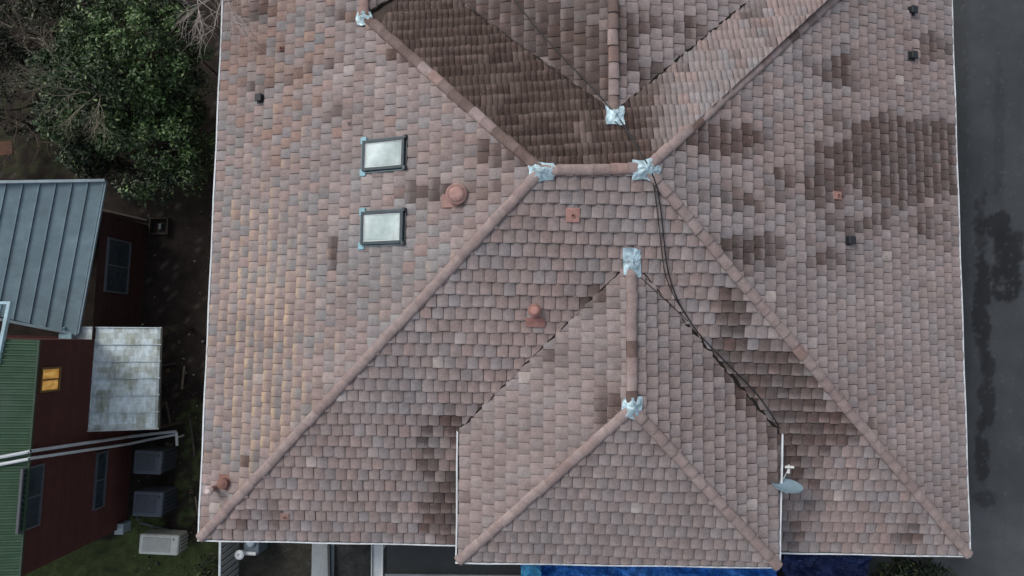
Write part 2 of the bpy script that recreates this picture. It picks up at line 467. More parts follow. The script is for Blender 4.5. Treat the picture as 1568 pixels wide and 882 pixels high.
for a,b in ((L1,Psw),(Psw,Pse),(Pse,V2)):
    n=-outn(a,b,cb)*.5; wl.poly([(a.x,a.y,e2-.03),(b.x,b.y,e2-.03),(b.x+n.x,b.y+n.y,e2-.03),(a.x+n.x,a.y+n.y,e2-.03)],C(200,200,195))
make("walls",wl,M_wall,house)

# ------------------------------------------------------------ skylights
def skylight(x0,y0,x1,y1):
    e=empty("skylight"); c=on_roof((x0+x1)/2,(y0+y1)/2); M=frame(c,.02)
    k=(CZ-c.z)/F
    h=(x1-x0)*k; w=(y1-y0)*k
    fr=MB(); dk=C(66,78,84); t=.075
    for (cx,cy,sx,sy) in ((0,h/2-t/2,w,t),(0,-h/2+t/2,w,t),(w/2-t/2,0,t,h-2*t),(-w/2+t/2,0,t,h-2*t)):
        fr.box(M@Matrix.Translation((cx,cy,0)),sx,sy,.15,dk)
    fl=MB()
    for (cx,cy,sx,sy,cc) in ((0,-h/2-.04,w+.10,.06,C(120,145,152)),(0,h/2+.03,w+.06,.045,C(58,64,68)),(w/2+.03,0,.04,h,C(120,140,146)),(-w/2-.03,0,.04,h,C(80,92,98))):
        fl.box(M@Matrix.Translation((cx,cy,.01)),sx,sy,.06,cc)
    for s in (-1,1):
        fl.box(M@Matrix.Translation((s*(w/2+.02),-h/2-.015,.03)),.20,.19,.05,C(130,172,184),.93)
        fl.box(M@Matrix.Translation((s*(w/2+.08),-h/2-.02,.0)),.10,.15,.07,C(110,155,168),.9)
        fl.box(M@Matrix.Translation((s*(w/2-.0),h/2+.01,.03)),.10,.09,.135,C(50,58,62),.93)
    gl=MB(); n=10
    def gp(i,j): return M@Vector((-w/2+t+(w-2*t)*i/n,-h/2+t+(h-2*t)*j/n,.12))
    def gc(i,j):
        e_=min(i,j,n-i,n-j)/n; g_=mix(C(166,184,184),C(200,214,214),.5+.5*math.sin(j*.45+i*.2+x0+y0*.03)); return mul(g_,.72 if e_==0 else 1)
    for i in range(n):
        for j in range(n): gl.poly([gp(i,j),gp(i+1,j),gp(i+1,j+1),gp(i,j+1)],None,[gc(i,j),gc(i+1,j),gc(i+1,j+1),gc(i,j+1)])
    bd=MB()
    for (cx,cy,sx,sy) in ((0,h/2-t-.012,w-2*t,.02),(0,-h/2+t+.012,w-2*t,.02),(w/2-t-.012,0,.02,h-2*t-.05),(-w/2+t+.012,0,.02,h-2*t-.05)):
        bd.box(M@Matrix.Translation((cx,cy,.115)),sx,sy,.015,C(205,212,212))
    make("frame",fr,M_dark,e,bevel=.008);make("flashing",fl,M_lead,e,bevel=.006);make("glass",gl,M_glass,e);make("bead",bd,M_white,e)
skylight(553,214,628,262); skylight(551,324,626,375)

# ------------------------------------------------------------ vents
def box_vent(px,py,s=.21):
    e=empty("roof_vent"); M=frame(on_roof(px,py),.035); a=MB()
    a.box(M,s*1.25,s*1.3,.035,C(60,62,66)); a.box(M@Matrix.Translation((0,.01,.035)),s*.9,s*.9,.10,C(36,38,42),.94)
    a.box(M@Matrix.Translation((0,0,.137)),s*1.06,s*1.1,.028,C(50,53,58),.9)
    for k in range(3): a.box(M@Matrix.Translation((0,-s*.46,.045+k*.03)),s*.8,.02,.012,C(20,20,22))
    make("hood",a,M_dark,e,bevel=.006)
for p in ((401,152),(1393,18),(1393,87),(1298,369)): box_vent(*p)
TC=C(168,134,127)
def round_vent(px,py,r,plx,ply,pdx,pdy,col=TC,name="terracotta_roof_vent"):
    e=empty(name); c=on_roof(px,py); M=frame(on_roof(px+pdx,py+pdy),.04); a=MB()
    a.box(M,plx,ply,.045,mul(col,.85),.95)
    Mv=Matrix.Translation(c+Vector((0,0,.02)))
    a.lathe(Mv,[(r*.62,-.05),(r*.62,.16),(r*.95,.17),(r*1.0,.20),(r*.96,.235),(r*.8,.26),(r*.72,.262),(r*.68,.285),(r*.45,.31),(0,.32)],col,24,
        [mul(col,.8),mul(col,.35),mul(col,.85),col,mul(col,1.05),mul(col,.5),mul(col,.85),mul(col,1.1),mul(col,1.15)])
    make("vent_body",a,M_cap,e,weld=True)
round_vent(700,300,.27,.36,.5,-10,8)
round_vent(818,476,.17,.50,.26,2,17,C(164,122,114))
def patch(px,py,w,h,col,hole,name="vent_tile"):
    e=empty(name); M=frame(on_roof(px,py),.055); a=MB()
    a.box(M,w,h,.035,col,.94)
    if hole: a.lathe(M@Matrix.Translation((0,0,.035)),[(hole,0),(hole,.03),(hole*.7,.035),(hole*.6,.01),(0,.008)],mul(col,.8),14,[col,mul(col,1.1),mul(col,.4),mul(col,.25)])
    make("tile_body",a,M_cap,e,bevel=.005)
patch(877,330,.34,.36,C(174,134,126),.05)
patch(1280,300,.22,.28,C(166,128,120),.05)
patch(437,790,.26,.2,C(156,126,118),.04)
patch(433,76,.14,.14,C(130,92,84),.04)
patch(536,190,.10,.10,C(150,140,136),.03)
e=empty("vent_pipe"); a=MB(); c=on_roof(346,738); M=frame(c,.04); a.box(M,.42,.42,.045,C(136,104,96),.95)
Mv=Matrix.Translation(c); a.lathe(Mv,[(.14,0),(.14,.22),(.16,.23),(.15,.27),(.05,.3),(0,.3)],C(130,96,88),18)
c2=on_roof(331,746)
make("cowl",a,M_cap,e,weld=True)
a=MB(); a.lathe(Matrix.Translation(c2),[(.08,-.05),(.08,.45),(.13,.46),(.14,.50),(.115,.54),(.085,.545),(.08,.56),(.04,.575),(0,.58)],C(205,190,186),20,[C(160,132,126),C(120,100,96),C(196,172,168),C(208,188,184),C(150,130,128),C(170,150,146),C(214,200,196),C(216,204,200)])
make("pipe_and_cap",a,M_cap,e,weld=True)

# ------------------------------------------------------------ cables
def cable(pts,r,offs=.05,name="cable"):
    P3=[on_roof(x,y,offs) for x,y in pts]
    cu=bpy.data.curves.new(name,'CURVE'); cu.dimensions='3D'; sp=cu.splines.new('NURBS'); sp.points.add(len(P3)-1)
    for i,p in enumerate(P3): sp.points[i].co=(p.x,p.y,p.z,1)
    sp.use_endpoint_u=True; sp.order_u=3; cu.bevel_depth=r; cu.bevel_resolution=2
    mt=bpy.data.materials.get("cable_rubber")
    if not mt:
        mt=bpy.data.materials.new("cable_rubber"); mt.use_nodes=True; bb=mt.node_tree.nodes["Principled BSDF"]; bb.inputs["Base Color"].default_value=(.015,.015,.018,1); bb.inputs["Roughness"].default_value=.5
    cu.materials.append(mt); o=bpy.data.objects.new(name,cu); bpy.context.scene.collection.objects.link(o)
cable([(770,-20),(800,20),(835,62),(870,100),(900,130),(925,158),(948,186),(962,205),(978,235),(992,256),(1004,285),(1010,320),(1014,360),(1018,400),(1024,430),(1036,462),(1052,488),(1064,507),(1090,535),(1120,565),(1155,600),(1180,635),(1191,655)],.017,.13)
cable([(690,-10),(740,28),(790,66),(850,112),(905,150),(938,176)],.009,.08)
cable([(940,188),(958,202),(985,245),(998,275),(1002,300),(1008,350),(1012,390),(1016,420),(1028,450),(1040,470),(1060,500)],.011,.11)
cable([(980,425),(1005,448),(1030,470),(1052,492)],.010,.08)

# ------------------------------------------------------------ satellite dish
e=empty("satellite_dish"); a=MB()
c=P(1205,748,e2+.25)
el=math.radians(17); ax=Vector((.04,math.cos(el),math.sin(el))).normalized()
xx=Vector((1,0,0)); xx=(xx-ax*xx.dot(ax)).normalized(); yy=ax.cross(xx)
M=Matrix(((xx.x,yy.x,ax.x,c.x),(xx.y,yy.y,ax.y,c.y),(xx.z,yy.z,ax.z,c.z),(0,0,0,1)))
rr=.38; pr=[(0,0)]+[(rr*k/8,.09*(k/8)**2) for k in range(1,9)]+[(rr+.008,.095),(rr+.008,.08)]+[(rr*k/8,.09*(k/8)**2-.015) for k in range(7,-1,-1)]
a.lathe(M,pr,C(132,156,170),36)
make("reflector",a,M_white,e,weld=True,smooth=True)
a=MB(); lnb=c+ax*.58+Vector((0,0,-.05)); lowrim=c-yy*rr*.9
if (c+yy*rr).z<(c-yy*rr).z: lowrim=c+yy*rr*.9
gcol=C(195,200,202)
a.tube(lowrim,lnb,.018,.014,gcol,8); a.tube(lnb-ax*.02,lnb-ax*.14,.03,.045,C(220,222,220),12); a.tube(lnb+xx*-.1+ax*.02,lnb+xx*.12+ax*.02,.035,.035,C(225,226,222),12)
a.tube(lnb,lnb+Vector((0,0,-.05))+ax*.08,.025,.02,gcol,8)
a.tube(c-ax*.02,c-ax*.12,.05,.05,gcol,10); a.tube(c-ax*.1,Vector((c.x,c.y-.1,c.z-.35)),.022,.022,gcol,8)
a.tube(Vector((c.x,c.y-.1,c.z-.33)),Vector((Pse.x-.3,c.y-.1,c.z-.36)),.022,.022,gcol,8)
make("arm_and_mount",a,M_white,e)

# ------------------------------------------------------------ ground
def grid_axis(lo,hi,st,far):
    a=list(np.arange(lo,hi+1e-6,st)); l=[-far,-far/3,-60,-35] ; h=[35,60,far/3,far]
    return [x for x in l if x<lo-1]+a+[x for x in h if x>hi+1]
def sheet(name,xs,ys,zf,cf,mat):
    nx,ny=len(xs),len(ys); v=[];c=[]
    for y in ys:
        for x in xs: v.append((x,y,zf(x,y))); c.append(cf(x,y))
    f=[(j*nx+i,j*nx+i+1,(j+1)*nx+i+1,(j+1)*nx+i) for j in range(ny-1) for i in range(nx-1)]
    mb=MB(); mb.v=v;mb.c=c;mb.f=f; return make(name,mb,mat)
def nz(x,y,s,k=0): return noise.noise(Vector((x*s,y*s,k)))*.5+.5
def gcol_(x,y):
    if abs(x)>30 or abs(y)>30: return C(58,62,50)
    px,py=proj((x,y,0))
    n=nz(x,y,.8,1); n2=nz(x,y,3,2); n3=nz(x,y,7,5)
    c=mix(C(36,30,28),C(52,46,42),n2)
    if n3>.74: c=mix(c,C(110,102,94),.4)
    c1=mix(C(50,60,34),C(88,100,58),n3*.7+n*.3)
    w=0
    if px<330 and py>805+25*math.sin(px*.05): w=1 if n+n2>.7 else .35
    if 270<px<345 and py>610: w=max(w,.8 if n2>.55 else .1)
    if px>1300 and py>835: w=.8
    if px<140 and py<300: w=max(w,.3 if n2>.5 else 0)
    c=mix(c,c1,w)
    if 340<px<1300 and py>815:
        c=mix(C(42,44,45),C(66,68,68),n2)
        if px<480: c=mix(c,C(60,56,44),.5)
    return c
xs=grid_axis(-21,21,.16,300); ys=grid_axis(-12,15,.16,300)
sheet("ground",xs,ys,lambda x,y:.03*(nz(x,y,1.5,9)-.5) if (x<-9 and abs(y)<20 and x>-22) else 0.0 -.02,gcol_,M_ground)
rst=[(1540,410,22,55,1),(1525,345,32,20,.9),(1503,470,13,90,.9),(1512,600,12,60,.8),(1503,690,11,60,.85),(1503,345,12,60,.6),(1550,380,18,34,.85),(1510,760,20,14,.6),(1530,200,8,120,.3)]
def rcol(x,y):
    px,py=proj((x,y,0)); n=nz(x,y,.5,3); n2=nz(x,y,1.6,4)
    c=mix(C(56,60,64),C(72,76,80),n)
    for cx,cy,rx,ry,k in rst:
        d=((px-cx)/rx)**2+((py-cy)/ry)**2
        d+=(n2-.5)*2.6+(nz(x,y,6,8)-.5)*1.5
        if d<1.1: c=mix(c,C(31,33,36),k*min(1,(1.1-d)*2.2))
    if px<1490: c=mix(c,C(50,52,52),.5*cl01((1490-px)/12+n2-.5))
    if py>770: c=mix(c,C(84,88,90),min(.7,(py-770)/80)*n2*1.4)
    g_=nz(x,y,11,6)
    if g_>.76: c=mix(c,C(92,94,94),.35)
    return c
xr=list(np.arange(11.5,20,.08))+[22,24]; yr=[-150,-60,-30]+list(np.arange(-11,14,.08))+[30,60,150]
sheet("road",xr,yr,lambda x,y:.004,rcol,M_asph)
kb=MB()
kb.box(Matrix.Translation((24.15,0,-.02)),.3,300,.15,C(130,130,126)); kb.box(Matrix.Translation((26.3,0,-.02)),4,300,.14,C(110,110,106))
make("kerb_and_pavement",kb,M_asph)

# ------------------------------------------------------------ neighbour house
nb=empty("neighbour_house")
F0=P(225,345,0);F1=P(192,805,0)
wd=(F1-F0).normalized(); wn=Vector((-wd.y,wd.x,0)); 
if wn.x<0: wn=-wn
def wallhit(px,py,off=.0):
    d=ray(px,py); o=Vector((0,0,CZ)); t=((F0+wn*off)-o).dot(wn)/d.dot(wn); return o+d*t
RED=C(80,46,44); RED2=C(88,50,46)
wm=MB()
def clad(p0,p1,z0,z1,col,lap=.14):
    n=int((z1-z0)/lap); nn=wn
    for i in range(n):
        za=z0+(z1-z0)*i/n; zb=z0+(z1-z0)*(i+1)/n; cc=mul(col,U(.85,1.15))
        a0=p0+nn*.022;a1=p1+nn*.022
        wm.poly([(a0.x,a0.y,za),(a1.x,a1.y,za),(p1.x,p1.y,zb),(p0.x,p0.y,zb)],cc)
        wm.poly([(a0.x,a0.y,za),(a1.x,a1.y,za),(p1.x,p1.y,za),(p0.x,p0.y,za)],mul(cc,.3))
split=wallhit(112,520,0); ts=(split-F0).dot(wd)
Fs=F0+wd*ts
clad(F0,Fs,0,2.8,C(54,34,34)); ZB=5.35
clad(Fs,F1,0,ZB,RED)
bk=-wn*9
for a,zt in ((F0,2.8),(F1,ZB),(Fs,ZB)):
    q=a+bk; wm.poly([(a.x,a.y,0),(q.x,q.y,0),(q.x,q.y,zt),(a.x,a.y,zt)],RED2 if zt>3 else C(50,36,35))
for a,b,zt in ((F0,Fs,2.8),(Fs,F1,ZB)):
    a=a+bk;b=b+bk; wm.poly([(a.x,a.y,0),(b.x,b.y,0),(b.x,b.y,zt),(a.x,a.y,zt)],RED)
make("walls",wm,M_wall,nb)
rf=MB()
a0=P(161,277,2.85);a1=P(118,512,2.85);b0=P(12,278,3.9);b1=P(-28,478,3.9)
b0x=P(-150,282,5.0); b1x=P(-190,452,5.0)
for (q0,q1,r0,r1,m_) in ((a0,a1,b0,b1,6),(b0,b1,b0x,b1x,6)):
    for i in range(m_):
        s0=q0.lerp(r0,i/m_);s1=q1.lerp(r1,i/m_);t0=q0.lerp(r0,(i+1)/m_);t1=q1.lerp(r1,(i+1)/m_)
        up=Vector((0,0,.035)); cc=mul(C(118,140,150),U(.9,1.08))
        for j in range(8):
            f0,f1=j/8,(j+1)/8; cj=mul(cc,U(.94,1.05))
            rf.poly([s0.lerp(s1,f0)+up,s0.lerp(s1,f1)+up,t0.lerp(t1,f1),t0.lerp(t1,f0)],cj)
        rf.poly([s0,s1,s1+up,s0+up],mul(cc,.4))
        rf.poly([s0+up*1.6,s1+up*1.6,s1.lerp(t1,.07)+up*1.5,s0.lerp(t0,.07)+up*1.5],mul(cc,1.2))
rf.poly([a0-Vector((0,0,.15)),a1-Vector((0,0,.15)),a1,a0],C(90,100,106))
make("lean_roof",rf,M_metal,nb)
tr=MB()
def bar(mb,p,q,w,h,col):
    d=(q-p); L_=d.length; d.normalize(); s=d.cross(Vector((0,0,1))).normalized(); u_=s.cross(d)
    c=(p+q)/2; M=Matrix(((d.x,s.x,u_.x,c.x),(d.y,s.y,u_.y,c.y),(d.z,s.z,u_.z,c.z),(0,0,0,1))); mb.box(M,L_,w,h,col)
bar(tr,a0,b0x,.09,.09,C(170,185,192)); bar(tr,a0+Vector((.03,0,-.05)),a1+Vector((.03,0,-.05)),.07,.08,C(120,140,150))
bar(tr,a1,b1x,.08,.08,C(130,150,158))
q=P(103,520,2.9); tr.box(Matrix.Translation(q),.45,.42,.12,C(120,150,160),.9)
bar(tr,P(98,500,3.0),P(112,530,2.6),.12,.1,C(110,140,150))
bar(tr,P(18,462,5.6),P(-2,560,5.6),.10,.12,C(165,195,205)); bar(tr,P(2,462,5.6),P(-20,545,5.6),.14,.05,C(110,140,150)); 
bar(tr,P(-60,464,5.6),P(20,464,5.6),.08,.1,C(165,195,205))
make("trim",tr,M_metal,nb,bevel=.008)
gr=MB(); eT=Fs+wn*.12; eB=F1+wn*.12
eT=Vector((eT.x,eT.y,ZB+.05)); eB=eB+wd*.15; eB=Vector((eB.x,eB.y,ZB+.05)); wdn=-wn*6+Vector((0,0,1.5))
Lg=(eB-eT).length; sx=0; GN=C(58,84,64)
while sx<Lg:
    for (w_,h0,h1,cc) in ((.075,0,0,GN),(.02,0,.035,mul(GN,.5)),(.04,.035,.035,mul(GN,1.3)),(.02,.035,0,mul(GN,.7))):
        a=eT+wd*sx; b=eT+wd*min(Lg,sx+w_)
        gr.poly([a+Vector((0,0,h0)),b+Vector((0,0,h1)),b+wdn+Vector((0,0,h1)),a+wdn+Vector((0,0,h0))],mul(cc,U(.9,1.1)))
        sx+=w_
make("ribbed_roof",gr,M_metal,nb)
tr=MB(); bar(tr,eT,eB,.05,.06,C(52,70,58)); make("eave_trim",tr,M_metal,nb)
wf=MB(); wg=MB(); lit=MB()
def window(px,py,wlen,hh,litw=False,fc=C(48,50,56),mull=True):
    c=wallhit(px,py,.03)
    M=Matrix(((wd.x,0,wn.x,c.x),(wd.y,0,wn.y,c.y),(0,1,0,c.z),(0,0,0,1)))
    t=.06
    for (cx,cy,sx_,sy_) in ((0,hh/2,wlen+t,t),(0,-hh/2,wlen+t,t),(wlen/2,0,t,hh-t),(-wlen/2,0,t,hh-t)):
        wf.box(M@Matrix.Translation((cx,cy,-.02)),sx_,sy_,.07,fc)
    if mull: wf.box(M@Matrix.Translation((0,0,-.02)),.045,hh-t,.05,fc)
    (lit if litw else wg).poly([M@Vector((x*wlen/2,y*hh/2,.012)) for x,y in ((-1,-1),(1,-1),(1,1),(-1,1))],C(52,62,70))
window(180,408,1.75,1.3,False,C(84,90,98)); window(76,581,.66,.8,True,C(110,84,46),True); window(153,735,1.8,.55,False,C(84,88,96)); window(46,762,1.7,.85,False,C(84,88,94))
make("window_frames",wf,M_dark,nb,bevel=.005); make("window_panes",wg,M_pane,nb); make("lit_window",lit,M_lit,nb)
pr_=MB(); q=[P(112,501,2.75),P(248,502,2.35),P(243,656,2.35),P(101,661,2.75)]
m_=6
for i in range(m_):
    a=q[0].lerp(q[3],i/m_);b=q[1].lerp(q[2],i/m_);c=q[1].lerp(q[2],(i+1)/m_);d=q[0].lerp(q[3],(i+1)/m_)
    up=Vector((0,0,.03)); cc=mul(C(210,226,232),U(.9,1.06))
    ns_=20
    for j in range(ns_):
        s0,s1=j/ns_,(j+1)/ns_
        for k in range(3):
            k0,k1=k/3,(k+1)/3
            g_=cl01(noise.noise(Vector((j*.35,(i*3+k)*.5,2)))*1.3+.25)*(1 if j>5 else .4)
            cj=mul(mix(cc,C(150,154,134),g_*.75),U(.95,1.04))
            if j>=ns_-1: cj=mul(cj,.65)
            p00=a.lerp(b,s0);p10=a.lerp(b,s1);p01=d.lerp(c,s0);p11=d.lerp(c,s1)
            pr_.poly([p00.lerp(p01,k0),p10.lerp(p11,k0),p10.lerp(p11,k1),p00.lerp(p01,k1)],cj)
    bar(pr_,a+up*.3,b+up*.3,.035,.03,mul(cc,.8))
pr_.poly([p-Vector((0,0,.06)) for p in q],C(120,120,115))
bar(pr_,q[1]-Vector((0,0,.06)),q[2]-Vector((0,0,.06)),.06,.08,C(50,52,50)); bar(pr_,q[3]-Vector((0,0,.03)),q[2]-Vector((0,0,.03)),.05,.07,C(190,198,200))
for p in (q[1],q[2]): pr_.box(Matrix.Translation((p.x-.1,p.y,0)),.09,.09,p.z-.08,C(60,52,48))
make("porch_roof",pr_,M_fibre,nb)
e=empty("drain_pipe"); a=MB()
for off,rad,cc in ((0,.045,C(205,212,216)),(11,.05,C(190,198,204))):
    pts=[P(-30,717-off,5.75),P(44,703-off,5.5)]
    for t in (0,.5,1): pts.append(wallhit(46+t*150,702-off-t*22,.15))
    z=pts[-1].z
    pts+= [P(235,672-off*.7,z),P(270,665-off*.4,z)]
    a.path(pts,rad,cc,8)
    for t in (.1,.45,.8):
        p=pts[2].lerp(pts[4],t); a.box(Matrix.Translation(p-Vector((.05,0,.06))),.14,.05,.13,C(150,156,158))
a.path([P(270,662,pts[-1].z),P(271,682,pts[-1].z-.05)],.05,C(210,215,218),8)
p=P(270,670,pts[-1].z); a.tube(p,(p.x,p.y,0),.04,.04,C(180,185,188),8)
p=P(235,672,pts[-1].z); a.tube(p,(p.x,p.y,0),.035,.035,C(180,185,188),8)
make("pipes",a,M_white,e)

# ------------------------------------------------------------ outdoor units
def hp(px,py,w,d,h,col,name="air_conditioning_unit",mat=None):
    e=empty(name); c=P(px,py,h); a=MB(); ang=-.045
    M0=Matrix.Translation((c.x,c.y,0))@Matrix.Rotation(ang,4,'Z')
    mat=mat or M_dark
    a.box(M0@Matrix.Translation((0,0,.08)),w*.96,d*.96,h-.14,mul(col,.7))
    make("casing",a,mat,e,bevel=.06)
    a=MB(); a.box(M0@Matrix.Translation((0,0,h-.08)),w*1.02,d*1.02,.11,col,.95); make("lid",a,mat,e,bevel=.052)
    a=MB()
    a.box(M0@Matrix.Translation((-.04*w,0,h+.028)),w*.72,d*.72,.02,mul(col,.72),.94)
    for s in (-1,1): a.box(M0@Matrix.Translation((0,s*d*.35,0)),w*.9,.08,.08,C(40,40,40))
    a.lathe(M0@Matrix.Translation((w*.38,d*.3,h+.03)),[(.04,0),(.04,.02),(0,.025)],mul(col,.4),10)
    make("panel",a,mat,e,bevel=.008)
    g=MB(); n=int(d/.07)
    for k in range(n): g.box(M0@Matrix.Translation((w/2+.012,-d/2+.07+k*(d-.12)/n,.14)),.03,.03,h-.28,mul(col,.95 if k%2 else .4))
    make("grille",g,M_dark,e)
hp(226,708,.95,.80,1.15,C(84,92,102)); hp(226,772,1.0,.84,1.15,C(84,92,102)); hp(243,834,1.35,.68,.8,C(214,218,210),mat=M_white)
# ------------------------------------------------------------ alley debris
dbs=MB()
for i in range(420):
    x=U(205,320);y=U(300,880)
    if y<520 and R()<.6: continue
    p=P(x,y,.02); s=U(.02,.07) if R()<.94 else U(.1,.2)
    cc=random.choice([C(120,116,108),C(90,84,74),C(70,60,52),C(150,150,145),C(60,70,40),C(96,80,62),C(60,52,46),C(54,60,36)])
    dbs.box(Matrix.Translation(p)@Matrix.Rotation(U(0,3),4,'Z')@Matrix.Rotation(U(-.4,.4),4,'X'),s*U(.7,1.8),s,s*.4,mul(cc,.7),U(.5,.9))
make("rubble",dbs,M_ground)
a=MB(); p=P(246,347,.05)
for k in range(4):
    dx,dy=((0,.28),(0,-.28),(.32,0),(-.32,0))[k]
    a.box(Matrix.Translation((p.x+dx,p.y+dy,.02)),.70 if k<2 else .05,.05 if k<2 else .51,.2,C(50,44,40))
a.box(Matrix.Translation((p.x,p.y,.02)),.12,.26,.1,C(100,112,116),.7)
make("planter_box",a,M_wall,None,bevel=.01)
a=MB(); p=P(195,804,0); a.box(Matrix.Translation((p.x,p.y,0)),.28,.34,.5,C(150,165,172),.9); a.box(Matrix.Translation((p.x,p.y,.5)),.32,.38,.05,C(165,180,186),.9); make("meter_box",a,M_white,None,bevel=.015)
a=MB()
for (x0,y0,x1,y1,cc) in ((283,560,279,596,C(120,110,98)),(250,560,270,556,C(70,62,56)),(300,760,307,805,C(110,100,92)),(255,615,262,650,C(86,78,70)),(292,640,299,700,C(78,74,70)),(215,800,262,812,C(92,100,104))):
    bar(a,P(x0,y0,.06),P(x1,y1,.1),.06,.05,cc)
make("timber_offcuts",a,M_bark)

# ------------------------------------------------------------ lower strip
def flat(name,px,z,col,mat,h=0.05):
    a=MB(); q=[P(x,y,z) for x,y in px]; a.poly(q,col)
    lo=[Vector((p.x,p.y,z-h)) for p in q]
    for i in range(len(q)):
        j=(i+1)%len(q); a.poly([q[i],q[j],lo[j],lo[i]],mul(col,.7))
    return make(name,a,mat)
flat("concrete_path",[(478,815),(512,815),(510,930),(476,930)],.06,C(146,154,158),M_asph,.1)
flat("patio_slab",[(592,815),(800,815),(803,930),(592,930)],.05,C(64,68,70),M_asph,.08)
a=MB(); bar(a,P(590,879,.1),P(805,881,.1),.06,.1,C(150,156,160)); bar(a,P(505,832,.08),P(507,930,.08),.08,.2,C(70,74,76)); make("patio_edging",a,M_asph)
a=MB(); bar(a,P(578,812,2.2),P(577,940,2.2),.36,.12,C(205,212,216)); bar(a,P(586,812,2.32),P(585,940,2.32),.05,.04,C(225,230,232)); bar(a,P(571,812,2.32),P(570,940,2.32),.03,.04,C(120,126,130))
for y in (850,930):
    p=P(578,y,2.2); a.box(Matrix.Translation((p.x,p.y,0)),.12,.12,2.2,C(200,205,208))
make("pergola_beam",a,M_white,None,bevel=.01)
a=MB(); 
bar(a,P(338,815,1.6),P(336,940,1.6),.07,.06,C(200,208,212))
for i in range(14):
    p=P(338,815,0).lerp(P(336,940,0),i/13); a.box(Matrix.Translation((P(338,815,1.6).x,p.y,0)),.03,.14,1.6,C(150,155,158))
make("fence",a,M_white)
e=empty("flue_terminal"); a=MB(); p=P(376,843,1.0)
a.box(Matrix.Translation((p.x+.15,p.y+.05,0)),.55,.5,.9,C(100,112,120),.95)
make("box",a,M_dark,e,bevel=.05); a=MB()
a.lathe(Matrix.Translation((p.x-.15,p.y-.1,.9)),[(.1,0),(.1,.2),(.15,.21),(.16,.26),(.1,.3),(.06,.3),(.05,.24),(0,.24)],C(215,220,222),18)
a.lathe(Matrix.Translation((p.x+.15,p.y+.25,.9)),[(.14,-.02),(.15,.08),(.1,.12),(0,.13)],C(150,165,175),18)
a.tube((p.x-.1,p.y-.1,.96),(p.x+.35,p.y-.12,.96),.06,.06,C(200,205,208),10)
make("cowl",a,M_white,e,weld=True)
def tarp(x0,x1,y0,y1,z,col,seed,name="blue_tarpaulin"):
    a=MB(); nx,ny=110,34
    for j in range(ny+1):
        for i in range(nx+1):
            ed=6*noise.noise(Vector((i*.15,j*.15,seed+1)))
            p=P(x0+(x1-x0)*i/nx+ed,y0+(y1-y0)*j/ny,z)
            rd=1-abs(noise.noise(Vector((p.x*1.1,p.y*2.0,seed))))*2
            p.z+=.45*rd*rd+.25*abs(noise.noise(Vector((p.x*3,p.y*3,seed))))-.2
            a.v.append(tuple(p)); n_=nz(p.x,p.y,3.5,seed); a.c.append(mix(mul(col,.45),mul(col,1.4),n_))
    a.f=[(j*(nx+1)+i,j*(nx+1)+i+1,(j+1)*(nx+1)+i+1,(j+1)*(nx+1)+i) for j in range(ny) for i in range(nx)]
    make(name,a,M_tarp,None)
tarp(797,1190,825,940,.9,C(56,134,220),3); tarp(798,826,846,940,1.2,C(80,170,220),9); tarp(1195,1330,815,940,.7,C(46,64,116),5)

# ------------------------------------------------------------ vegetation
rs=np.random.RandomState(3)
def leaves(name,clumps,nper,rad,size,cols,parent=None,up=.5):
    V=[];Cc=[]
    for (c,k,rm) in clumps:
        n=int(nper*rm)
        d=rs.normal(size=(n,3)); d/=np.linalg.norm(d,axis=1)[:,None]; r=rad*rm*rs.uniform(.25,1,(n,1))**.6
        pos=np.array(c)+d*r*np.array([1,1,.7])
        nrm=rs.normal(size=(n,3))+np.array([0,0,1.0])*up+d*.6; nrm/=np.linalg.norm(nrm,axis=1)[:,None]
        t=np.cross(nrm,rs.normal(size=(n,3))); t/=np.linalg.norm(t,axis=1)[:,None]; b_=np.cross(nrm,t)
        s=size*rs.uniform(.6,1.3,(n,1))
        q=np.stack([pos-t*s,pos-b_*s*.42+nrm*s*.1,pos+t*s,pos+b_*s*.42+nrm*s*.1],1)
        V.append(q.reshape(-1,3))
        base=np.array(cols[0])*(1-k)+np.array(cols[1])*k
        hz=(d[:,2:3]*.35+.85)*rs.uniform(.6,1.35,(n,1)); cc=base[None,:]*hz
        cc=np.where(rs.uniform(size=(n,1))<.06,np.array([cols[2]]),cc)
        Cc.append(np.repeat(cc,4,axis=0))
    V=np.concatenate(V);Cc=np.concatenate(Cc)
    mb=MB(); mb.v=V.tolist(); mb.c=Cc.tolist(); mb.f=[(4*i,4*i+1,4*i+2,4*i+3) for i in range(len(V)//4)]
    return make(name,mb,M_leaf,parent)
def twigs(mb,p,d,L_,r,depth,col,spread=.7):
    q=p; n=3
    for i in range(n):
        d=(d+Vector((U(-.2,.2),U(-.2,.2),U(-.12,.14)))).normalized(); q2=q+d*L_/n
        mb.tube(q,q2,r*(1-.2*i),r*(1-.2*(i+1)),col,4 if depth<3 else 5); q=q2
        if depth>0 and (i>0 or depth<3):
            for _ in range(2 if R()<.6 else 1):
                dd=(d+Vector((U(-1,1),U(-1,1),U(-.5,.7)))*spread).normalized()
                twigs(mb,q,dd,L_*U(.5,.8),r*.55,depth-1,col,spread)
